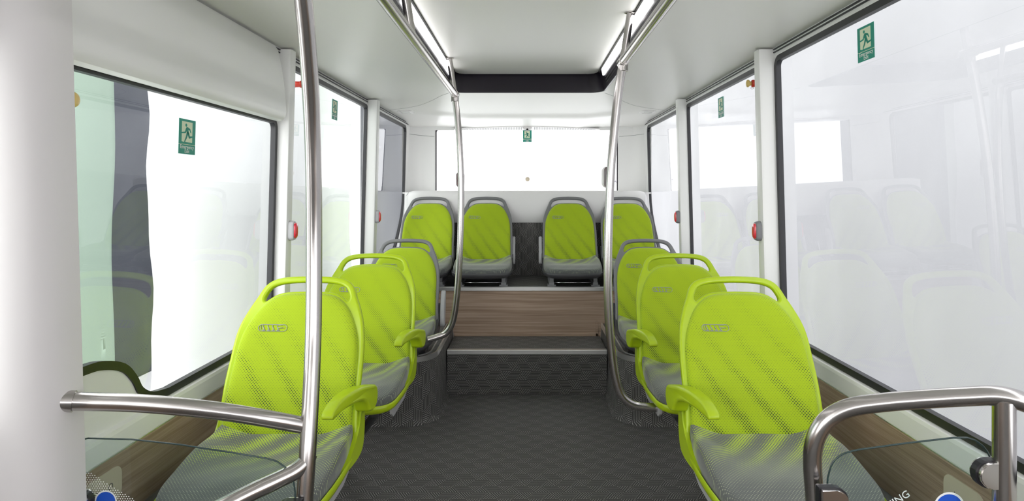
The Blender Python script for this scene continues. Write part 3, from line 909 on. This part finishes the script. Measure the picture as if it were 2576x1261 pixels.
# overhead rails (run the length of the bus) with hangers
for side, Yj in ((-1, 3.15), (1, 2.35)):
    e = empty('overhead_rail', (side*.365, Yj, 1.713), ('left' if side < 0 else 'right')+' overhead steel grab rail running along the ceiling light strip', 'grab rail', 'overhead rails')
    inv = Matrix.Translation((-side*.365, -Yj, -1.713))
    bm = bmesh.new(); tube(bm, [(side*.367, Y0, 1.713), (side*.367, Yj, 1.713)], .0165); fin('rail', bm, 'steel', e, angle=40).matrix_parent_inverse = inv
    hang = (Yj, 1.97) if side < 0 else (Yj,)
    for yh in hang:
        bm = bmesh.new(); tube(bm, [(side*.369, yh, 1.72), (side*.396, yh, 1.899)], .0145)
        lathe(bm, [(0, .023), (.004, .023), (.006, .018)], (side*.396, yh, 1.8995), (0, 0, -1)); fin('hanger', bm, 'steel', e, angle=40).matrix_parent_inverse = inv
    bm = bmesh.new(); jt(bm, (side*.367, Yj, 1.713), (0, 1, 0), .062, .0205); jt(bm, (side*.367, Yj, 1.697), (0, 0, 1), .045, .0195)
    fin('joint_collar', bm, 'steel', e, angle=40).matrix_parent_inverse = inv
def path(pts): return cr([P(*p_) for p_ in pts], 10)
# left middle pole
bm = bmesh.new()
tube(bm, path([(1144, 243, 3.15), (1151, 300, 3.15), (1157, 380, 3.15), (1160, 480, 3.15), (1158, 600, 3.15), (1153, 700, 3.15), (1147, 765, 3.15), (1138, 812, 3.15), (1122, 838, 3.15), (1100, 848, 3.14), (1076, 855, 3.13)]), .0165)
o = fin('grab_pole', bm, 'steel', angle=40); tag(o, 'far bowed steel pole curving left to the seat on the left wheel box', 'grab pole')
bm = bmesh.new()
tube(bm, path([(1567, 160, 2.35), (1556, 230, 2.35), (1545, 330, 2.35), (1536, 440, 2.35), (1531, 560, 2.35), (1529, 680, 2.35), (1531, 790, 2.35), (1538, 880, 2.35), (1547, 945, 2.35), (1562, 992, 2.35), (1590, 1018, 2.35), (1625, 1025, 2.35), (1662, 1026, 2.35)]), .0165)
o = fin('grab_pole', bm, 'steel', angle=40)
bm = bmesh.new(); c_ = P(1662, 1012, 2.35); box(bm, c_-Vector((.008, .02, .04)), c_+Vector((.010, .02, .035)), .003); fin('end_plate', bm, 'steel', o)
tag(o, 'bowed steel pole in front of the right seats, curving under the second right seat', 'grab pole')
# near left pole with guard rails
e = empty('grab_pole', P(765, 1261, 1.34), 'thick bowed steel pole in the left foreground with side rails', 'grab pole')
inv = Matrix.Translation(-e.location)
bm = bmesh.new()
pl = path([(748, -110, 1.20), (763, 0, 1.25), (776, 150, 1.32), (785, 300, 1.385), (789, 440, 1.42), (790, 600, 1.44), (789, 800, 1.43), (784, 950, 1.40), (775, 1120, 1.36), (766, 1261, 1.34), (758, 1400, 1.325)])
tube(bm, pl+[Vector((pl[-1].x, pl[-1].y, .3)), Vector((pl[-1].x, pl[-1].y, 0))], .0182, 32)
lathe(bm, [(0, .04), (.006, .04), (.010, .022)], (pl[-1].x, pl[-1].y, 0), (0, 0, 1)); fin('upright', bm, 'steel', e, angle=40).matrix_parent_inverse = inv
bm = bmesh.new()
up_r = path([(168, 1010, 1.245), (230, 1011, 1.26), (330, 1014, 1.275), (450, 1023, 1.29), (570, 1037, 1.31), (680, 1055, 1.34), (765, 1071, 1.375), (780, 1073, 1.38)])
tube(bm, up_r, .0182, 28); fin('guard_rail', bm, 'steel', e, angle=40).matrix_parent_inverse = inv
bm = bmesh.new(); ax = (up_r[0]-up_r[6]).normalized()
lathe(bm, [(0, .0215), (.020, .0215), (.024, .026), (.038, .026)], up_r[4], ax); fin('wall_flange', bm, 'steel', e, angle=40).matrix_parent_inverse = inv
bm = bmesh.new()
lo_r = path([(778, 1142, 1.36), (768, 1163, 1.352), (742, 1186, 1.335), (690, 1212, 1.31), (630, 1240, 1.28), (560, 1275, 1.25), (470, 1320, 1.23), (340, 1370, 1.22), (200, 1400, 1.22)])
tube(bm, lo_r, .0182, 28); fin('guard_rail', bm, 'steel', e, angle=40).matrix_parent_inverse = inv

# left glass screen
def screen(name, label, outline_px, Yf, holdz, thick=.006):
    e = empty(name, (0, 0, 0), label, 'glass screen', 'glass screens by the door')
    bm = bmesh.new(); pts = [P(px, py, Yf(px)) for px, py in outline_px]
    c_ = sum(pts, Vector())/len(pts); e.location = (c_.x, c_.y, pts[-1].z)
    A = [bm.verts.new(p_) for p_ in pts]; Bv = [bm.verts.new(p_+Vector((0, thick, 0))) for p_ in pts]; n = len(A)
    bm.faces.new(A); bm.faces.new(Bv[::-1])
    for i in range(n): bm.faces.new((A[i], Bv[i], Bv[(i+1) % n], A[(i+1) % n]))
    fin('glass_panel', bm, 'barrier_glass', e).matrix_parent_inverse = Matrix.Translation(-e.location)
    top = [p_+Vector((0, thick/2, .0006)) for p_ in pts[1:-1]]
    bm = bmesh.new(); tube(bm, top, .0018, 8); fin('polished_edge', bm, 'glass_edge', e, smooth=True).matrix_parent_inverse = Matrix.Translation(-e.location)
    return e
def arcpx(cx, cy, r, a0, a1, n=6): return [(cx+r*math.cos(math.radians(a0+(a1-a0)*k/n)), cy-r*math.sin(math.radians(a0+(a1-a0)*k/n))) for k in range(n+1)]
gl_out = [(190, 1500), (190, 1400)]+arcpx(222, 1137, 32, 180, 95)+[(330, 1108), (450, 1121), (580, 1141), (670, 1156)]+[(p_.x, p_.y) for p_ in cr([(695, 1163, 0), (718, 1180, 0), (735, 1206, 0), (741, 1240, 0)], 4)]+[(742, 1400), (742, 1500)]
YL = lambda px: 1.32
lg = screen('glass_screen', 'clear glass guard screen at lower left with white dots, below the curved rail', gl_out, YL, .3)
linv = Matrix.Translation(-lg.location)
gr_out = [(2092, 1500), (2090, 1400), (2082, 1240)]+[(p_.x, p_.y) for p_ in cr([(2084, 1205, 0), (2096, 1168, 0), (2122, 1145, 0), (2162, 1134, 0)], 4)]+[(2280, 1118), (2400, 1104), (2436, 1104)]+[(p_.x, p_.y) for p_ in cr([(2455, 1110, 0), (2478, 1128, 0), (2494, 1155, 0), (2500, 1190, 0)], 4)]+[(2502, 1400), (2502, 1500)]
YR_ = lambda px: 1.255-.075*(px-2060)/440
rg = screen('glass_screen', 'clear glass guard screen at lower right inside the curved steel frame', gr_out, YR_, .3)
rinv = Matrix.Translation(-rg.location)
def disc(bm, c_, r, d=.0004, n=10, nrm=(0, -1, 0)):
    lathe(bm, [(0, r), (d, r)], c_, nrm, n)
bm = bmesh.new(); rr_ = 0
for j in range(0, 26):
    for i in range(0, 34):
        px = 196+i*6.1+(3.05 if j % 2 else 0); py = 1165+j*5.3
        if py > 1166+(px-193)*.62+2 and (px < 360):
            disc(bm, P(px, py, 1.3192), .00135, .0003, 6)
fin('dot_print', bm, 'print_white', lg).matrix_parent_inverse = linv
def decal(cpx, cpy, Yv, rpx, par, inv):
    bm = bmesh.new(); disc(bm, P(cpx, cpy, Yv-.0005), rpx*1.16*Yv/F, .0004, 36); fin('sticker_border', bm, 'print_white', par).matrix_parent_inverse = inv
    bm = bmesh.new(); disc(bm, P(cpx, cpy, Yv-.0012), rpx*Yv/F, .0004, 36); fin('round_blue_sticker', bm, 'print_blue', par).matrix_parent_inverse = inv
decal(266, 1262, 1.3185, 24, lg, linv)
decal(2388, 1278, 1.197, 34, rg, rinv)
tm = textmesh('WARNING', .021)
for v_ in tm.vertices:
    a = math.radians(33); x, y = v_.co.x, v_.co.y
    c_ = P(2236, 1282, 1.223)
    v_.co = (c_.x+x*math.cos(a)-y*math.sin(a), c_.y-v_.co.z-.001, c_.z+x*math.sin(a)+y*math.cos(a))
o = link('warning_text', tm, 'print_white', rg, False); o.matrix_parent_inverse = rinv
# glass clamps
def clamp_(px, py, Yv, par, inv, s=1, r=.020):
    bm = bmesh.new(); c_ = P(px, py, Yv)
    o_ = [(p_[0]*s, p_[1]) for p_ in ([(-.030, -r), (0, -r)]+[(r*math.sin(a), -r*math.cos(a)) for a in [PI*k/10 for k in range(1, 10)]]+[(0, r), (-.030, r)])]
    extr(bm, o_, lambda a, b_, d: (c_.x+a, c_.y+d, c_.z+b_), -.014, .018)
    bmesh.ops.bevel(bm, geom=list(bm.edges), offset=.0018, segments=2, affect='EDGES'); fin('steel_clamp', bm, 'steel', par, angle=35).matrix_parent_inverse = inv
    bm = bmesh.new(); extr(bm, [(a*1.10+.001*s, b_*1.10) for a, b_ in o_], lambda a, b_, d: (c_.x+a, c_.y+d, c_.z+b_), -.004, .010); fin('rubber_pad', bm, 'black_rubber', par).matrix_parent_inverse = inv
clamp_(208, 1262, 1.31, lg, linv, 1, .018)
clamp_(722, 1285, 1.31, lg, linv, -1, .020)
clamp_(2098, 1258, 1.225, rg, rinv, 1, .024)
clamp_(2486, 1192, 1.155, rg, rinv, -1, .024)
# right barrier
e = empty('guard_frame', P(2045, 1261, 1.27), 'curved steel tube guard frame in the right foreground', 'guard frame')
inv = Matrix.Translation(-e.location)
bm = bmesh.new()
rp = path([(2053, 1420, 1.27), (2049, 1261, 1.27), (2044, 1180, 1.27), (2046, 1125, 1.265), (2062, 1080, 1.26), (2094, 1046, 1.255), (2145, 1024, 1.245), (2230, 1012, 1.225), (2330, 1004, 1.20), (2430, 998, 1.175), (2510, 996, 1.155), (2570, 1010, 1.14), (2640, 1040, 1.13), (2730, 1085, 1.12)])
tube(bm, [Vector((rp[0].x, rp[0].y, 0))]+[Vector((rp[0].x, rp[0].y, .2))]+rp+[Vector((1.045, 1.12, rp[-1].z-.02))], .0182, 30)
fin('curved_tube', bm, 'steel', e, angle=40).matrix_parent_inverse = inv
bm = bmesh.new(); c0 = P(2526, 1008, 1.15)
tube(bm, [c0, Vector((c0.x, c0.y, .3)), Vector((c0.x, c0.y, 0))], .0188, 28); fin('post', bm, 'steel', e, angle=40).matrix_parent_inverse = inv

# ---------------------------------------------------------------- fittings
def hammer(loc, side, label):
    e = empty('glass_breaker', loc, label, 'glass breaker', 'emergency glass breakers')
    ax = (-side, 0, 0)
    bm = bmesh.new(); lathe(bm, [(0, .0155), (.004, .0155), (.005, .0135), (.026, .0125), (.028, .0150), (.036, .0165), (.042, .0145), (.044, .010)], (0, 0, 0), ax, 28)
    fin('red_body', bm, 'red_body', e, angle=50)
    bm = bmesh.new(); lathe(bm, [(.043, .008), (.050, .010), (.056, .0155), (.060, .0165), (.063, .0145), (.065, .008)], (0, 0, 0), ax, 28)
    fin('yellow_cap', bm, 'yellow_cap', e, angle=50)
    bm = bmesh.new(); tube(bm, [Vector((ax[0]*(.040+.006*math.sin(a)), 0, -.017-.007*(1-math.cos(a))/2)) for a in [2*PI*k/12 for k in range(13)]], .0008, 6); fin('seal_wire', bm, 'steel', e)
hammer((1.028, 2.700, 1.690), 1, 'red glass breaker knob on the right side beside the near pillar')
hammer((-1.028, 2.720, 1.690), -1, 'red glass breaker knob on the left side, partly behind the tall pole')
hammer((-1.032, 1.323, 1.416), -1, 'glass breaker knob at far left, peeking out behind the pale door post')
def stopbtn(loc, ax, label, body='light_grey'):
    e = empty('stop_button', loc, label, 'stop button', 'red stop buttons')
    def f_(a, b_, d): return Vector((a*ax.y*-1+ax.x*d, a*ax.x+ax.y*d, b_))
    bm = bmesh.new(); o1 = rrect(-.021, .021, -.041, .041, .018, 6)
    prev = None
    for d, k in ((0, 1), (.014, 1), (.022, .92), (.024, .80)):
        ring = [bm.verts.new(f_(a*k, b_*k, d)) for a, b_ in o1]
        if prev:
            for i in range(len(ring)): bm.faces.new((prev[i], prev[(i+1) % len(ring)], ring[(i+1) % len(ring)], ring[i]))
        prev = ring
    bm.faces.new(prev); bb_ = fin('button_body', bm, body, e, angle=40)
    bm = bmesh.new(); prev = None
    for d, k in ((.020, .80), (.027, .78), (.031, .62), (.0325, .35)):
        ring = [bm.verts.new(f_(a*k, b_*k, d)) for a, b_ in o1]
        if prev:
            for i in range(len(ring)): bm.faces.new((prev[i], prev[(i+1) % len(ring)], ring[(i+1) % len(ring)], ring[i]))
        prev = ring
    bm.faces.new(prev); fin('red_lens', bm, 'red_lens', bb_, angle=50)
stopbtn((-.988, 2.5675, 1.054), Vector((1, 0, 0)), 'grey and red stop button on the near left pillar')
stopbtn((.974, 2.5675, 1.052), Vector((-1, 0, 0)), 'grey and red stop button on the near right pillar', 'grey_plastic')
stopbtn((-.974, 3.98, 1.052), Vector((1, 0, 0)), 'small grey and red stop button on the far left pillar')
stopbtn((.979, 3.95, 1.052), Vector((-1, 0, 0)), 'small grey and red stop button on the far right pillar', 'grey_plastic')
c_ = P(1158, 452, 3.15+.012); stopbtn(c_, Vector((0, 1, 0)), 'stop button on the back of the far left bowed pole', 'white_shell')
c_ = P(1531, 446, 2.35+.012); stopbtn(c_, Vector((-.35, .94, 0)).normalized(), 'stop button on the back of the right bowed pole', 'white_shell')

# emergency exit stickers
def exit_sign(f_, label, W=.092, H=.106):
    """f_(a,b,d): a,b in metres from lower left, d out of the wall"""
    pts = [f_(0, 0, 0), f_(W, 0, 0), f_(W, H, 0), f_(0, H, 0)]; c_ = sum((Vector(p_) for p_ in pts), Vector())/4
    e = empty('emergency_exit_sign', c_, label, 'sign', 'green emergency exit stickers'); inv = Matrix.Translation(-c_)
    def part(name, bm, m_): fin(name, bm, m_, e).matrix_parent_inverse = inv
    bm = bmesh.new(); extr(bm, [(0, 0), (W, 0), (W, H), (0, H)], f_, 0, .0004); part('green_field', bm, 'sign_green')
    bm = bmesh.new(); extr(bm, [(.17*W, .36*H), (.30*W, .34*H), (.34*W, .375*H), (.42*W, .345*H), (.80*W, .345*H), (.80*W, .93*H), (.17*W, .93*H)], f_, .0004, .0007)
    extr(bm, [(0, .272*H), (W, .272*H), (W, .285*H), (0, .285*H)], f_, .0004, .0007); part('doorway_panel', bm, 'sign_cream')
    bm = bmesh.new()
    def cap(x0, y0, x1, y1, w0, w1):
        a = Vector((x0*W, y0*H)); b_ = Vector((x1*W, y1*H)); dr = (b_-a).normalized(); n_ = Vector((-dr.y, dr.x)); o_ = []
        base = math.atan2(n_.y, n_.x)
        for k in range(7): t_ = base+PI*k/6; o_.append((a.x+w0*W*math.cos(t_), a.y+w0*W*math.sin(t_)))
        for k in range(7): t_ = base+PI+PI*k/6; o_.append((b_.x+w1*W*math.cos(t_), b_.y+w1*W*math.sin(t_)))
        extr(bm, o_, f_, .0005, .0010)
    cap(.415, .832, .42, .828, .052, .052)
    cap(.475, .725, .53, .60, .065, .060); cap(.53, .745, .64, .715, .035, .030); cap(.64, .715, .70, .635, .030, .022)
    cap(.44, .735, .37, .62, .035, .028); cap(.37, .62, .18, .60, .028, .024)
    cap(.50, .60, .44, .48, .050, .038); cap(.44, .48, .36, .385, .038, .026)
    cap(.55, .60, .62, .49, .050, .038); cap(.62, .49, .84, .52, .036, .024)
    part('running_figure', bm, 'sign_green')
    for txt, yy in (('Emergency', .155), ('Exit', .035)):
        tm_ = textmesh(txt, .0172)
        for v_ in tm_.vertices: v_.co = f_(W/2+v_.co.x, yy*H+v_.co.y, .0005+v_.co.z)
        o_ = link('lettering', tm_, 'print_white', e, False); o_.matrix_parent_inverse = inv
def on_left(y0, z0, off=.004): return lambda a, b_, d: Vector((-(xw(z0+b_)+off-d), y0+a, z0+b_))
def on_right(y0, z0, off=.004): return lambda a, b_, d: Vector(((xw(z0+b_)+off-d), y0-a, z0+b_))
exit_sign(on_left(1.831, 1.331), 'green emergency exit sticker on the near left window')
exit_sign(on_right(1.912, 1.615), 'green emergency exit sticker on the near right window')
exit_sign(on_left(3.252, 1.600), 'small green emergency exit sticker on the middle left window')
exit_sign(on_right(3.304, 1.608), 'small green emergency exit sticker on the middle right window')
exit_sign(lambda a, b_, d: Vector((-.034+a, 5.466-d, 1.652+b_)), 'green emergency exit sticker at the top of the rear window', .078, .104)

# rear window lock, triangle print, camera dome, air grille, reading lights
bm = bmesh.new(); c_ = P(1327, 451, 5.467); lathe(bm, [(0, .020), (.004, .020), (.006, .017), (.006, .008), (.009, .007)], c_, (0, -1, 0)); o = fin('window_lock', bm, 'beige_plate', angle=40)
tag(o, 'small round lock knob low in the middle of the rear window', 'lock')
e = empty('window_print', P(1548, 462, 5.466), 'small dark triangle and text print low right on the rear window', 'sticker')
bm = bmesh.new(); extr(bm, [(-.014, .016), (.014, .016), (0, .028)], lambda a, b_, d: (a, -d, b_), 0, .0005); extr(bm, [(-.014, .008), (.014, .008), (.014, .012), (-.014, .012)], lambda a, b_, d: (a, -d, b_), 0, .0005); fin('triangle_mark', bm, 'print_dark', e)
bm = bmesh.new()
for k in range(4): extr(bm, [(-.012, -.004-k*.006), (.010-.004*(k % 2), -.004-k*.006), (.010-.004*(k % 2), -.0015-k*.006), (-.012, -.0015-k*.006)], lambda a, b_, d: (a, -d, b_), 0, .0005)
fin('text_lines', bm, 'print_dark', e)
e = empty('camera_dome', (.005, 5.30, 1.768), 'small white camera dome on the ceiling above the rear window', 'camera')
bm = bmesh.new(); prev = None
for z, r_ in ((.012, .040), (.0, .040), (-.008, .038), (-.022, .027), (-.030, .014)):
    ring = [bm.verts.new((math.cos(a)*r_*1.1, math.sin(a)*r_, z)) for a in [2*PI*k/24 for k in range(24)]]
    if prev:
        for k in range(24): bm.faces.new((prev[k], prev[(k+1) % 24], ring[(k+1) % 24], ring[k]))
    prev = ring
bm.faces.new(prev); fin('dome_body', bm, 'post_panel', e, smooth=True)
bm = bmesh.new(); bmesh.ops.create_uvsphere(bm, u_segments=20, v_segments=12, radius=.017); 
for v_ in bm.verts: v_.co += Vector((0, -.012, -.020))
fin('lens_ball', bm, 'light_grey', e, smooth=True)
bm = bmesh.new(); lathe(bm, [(0, .008), (.003, .007), (.004, .004)], (0, -.0285, -.0215), (0, -1, -.15), 16); fin('lens', bm, 'lens_dark', e)
e = empty('air_grille', (0, 5.36, 1.758), 'long slotted white air grille above the rear window', 'air grille')
inv = Matrix.Translation((0, -5.36, -1.758))
bm = bmesh.new(); pts = []
def gz(y): return 1.757+(5.44-y)*.075
up_ = [(x, 5.40-.13*(1-(x/.64)**2)) for x in [-.64+1.28*k/32 for k in range(33)]]
lo_ = [(x, 5.425) for x in [.64-1.28*k/32 for k in range(33)]]
extr(bm, up_+lo_, lambda a, b_, d: (a, b_, gz(b_)+d-.004), 0, .012); fin('grille_body', bm, 'white_shell', e).matrix_parent_inverse = inv
bm = bmesh.new()
for k in range(84):
    x = -.585+k*.0141
    if abs(x-.005) < .045: continue
    y0_ = 5.40-.13*(1-(x/.64)**2)+.012; 
    if y0_ > 5.395: continue
    extr(bm, [(x, y0_), (x+.007, y0_), (x+.007+x*.02, 5.40), (x+x*.02, 5.40)], lambda a, b_, d: (a, b_, gz(b_)-.0045-d), 0, .0008)
fin('grille_slots', bm, 'grey_plastic', e).matrix_parent_inverse = inv
for side in (-1, 1):
    cx, cy = side*.905, 4.62; cz_ = ceilz(cx, cy)
    e = empty('reading_light', (cx, cy, cz_), 'small oblong twin reading light in the rear ceiling, %s side' % ('left' if side < 0 else 'right'), 'reading light', 'rear reading lights')
    bm = bmesh.new(); extr(bm, rrect(-.055, .055, -.075, .075, .022), lambda a, b_, d: (a, b_, d), -.006, .004); fin('light_frame', bm, 'white_shell', e)
    for yy in (-.036, .036):
        bm = bmesh.new(); ringx(bm, rrect(-.04, .04, yy-.026, yy+.026, .02), rrect(-.032, .032, yy-.019, yy+.019, .015), lambda a, b_, d: (a, b_, d), -.009, -.005); fin('chrome_ring', bm, 'aluminium', e)
# beige socket plates in the wood
for side, y0_ in ((-1, 1.50), (1, 1.455)):
    e = empty('socket_plate', (side*1.033, y0_, .485), 'beige rounded plate in the %s wood panel, seen through the glass screen' % ('left' if side < 0 else 'right'), 'plate', 'beige wall plates')
    bm = bmesh.new(); extr(bm, rrect(-.068, .068, -.043, .043, .026), lambda a, b_, d: (-side*d, a, b_), 0, .003); fin('plate_body', bm, 'beige_plate', e)
    for i, ch in enumerate(('S', 'O') if side < 0 else ('L', 'C')):
        tm_ = textmesh(ch, .024)
        for v_ in tm_.vertices:
            x, y, z = v_.co; a = (x-.025+.05*i)
            v_.co = (-side*(.003+z+.0002), (-a if side > 0 else a), y-.006)
        link('plate_mark', tm_, 'print_grey', e, False)

# ---------------------------------------------------------------- outside the windows
bm = bmesh.new(); box(bm, (-14, -8, -.36), (14, 20, -.32)); struct(fin('ground', bm, 'concrete'))
def sheet(name, x, y0, y1, z1, m_, amp, label, edge=0, seed=0, z0=-.30):
    bm = bmesh.new(); ny, nz = int((y1-y0)/.035), 40; rnd = random.Random(seed)
    ph = [rnd.uniform(0, 6) for _ in range(6)]; g_ = []
    for i in range(ny+1):
        row_ = []
        for j in range(nz+1):
            y = y0+(y1-y0)*i/ny; z = z0+(z1-z0)*j/nz
            dx = amp*(math.sin(y*5.1+z*.9+ph[0])*.45+math.sin(y*11.3-z*1.7+ph[1])*.22+math.sin(y*2.3+z*2.4+ph[2])*.5+math.sin((y+z)*7.7+ph[3])*.15)
            e_ = edge*(math.sin(z*6+ph[4])*.6+math.sin(z*13+ph[5])*.3)*max(0, 1-(y-y0)/.5)
            e2_ = edge*(math.sin(z*5+ph[2])*.5)*max(0, 1-(y1-y)/.5)
            row_.append(bm.verts.new((x+dx, y+e_+e2_, z)))
        g_.append(row_)
    for i in range(ny):
        for j in range(nz): bm.faces.new((g_[i][j], g_[i+1][j], g_[i+1][j+1], g_[i][j+1]))
    geom = bmesh.ops.solidify(bm, geom=list(bm.faces), thickness=.003)
    o_ = fin(name, bm, m_, smooth=True); tag(o_, label, 'cloth sheet'); return o_
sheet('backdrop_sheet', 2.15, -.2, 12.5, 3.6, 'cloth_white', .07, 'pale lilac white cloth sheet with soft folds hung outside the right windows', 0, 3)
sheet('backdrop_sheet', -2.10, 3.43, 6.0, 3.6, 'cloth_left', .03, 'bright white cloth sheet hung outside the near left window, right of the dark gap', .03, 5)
sheet('backdrop_sheet', -2.28, 6.05, 7.95, 3.6, 'cloth_left_falloff', .04, 'white cloth sheet outside the middle left window, light falloff put into its darker colour', .02, 6)
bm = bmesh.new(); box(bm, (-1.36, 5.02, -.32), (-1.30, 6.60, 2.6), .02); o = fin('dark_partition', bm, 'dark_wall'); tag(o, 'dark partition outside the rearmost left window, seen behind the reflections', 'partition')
sheet('backdrop_sheet', -2.10, 1.6, 3.14, 3.6, 'cloth_green_cast', .02, 'white cloth sheet tinted with the green reflection of the seats, outside the near left window, left of the dark gap', .02, 8)
bm = bmesh.new(); box(bm, (-3.3, 3.3, -.32), (-3.2, 6.6, 3.8), .02); o = fin('dark_partition', bm, 'dark_wall'); tag(o, 'dark blue grey partition glimpsed between the cloth sheets outside the left window', 'partition')
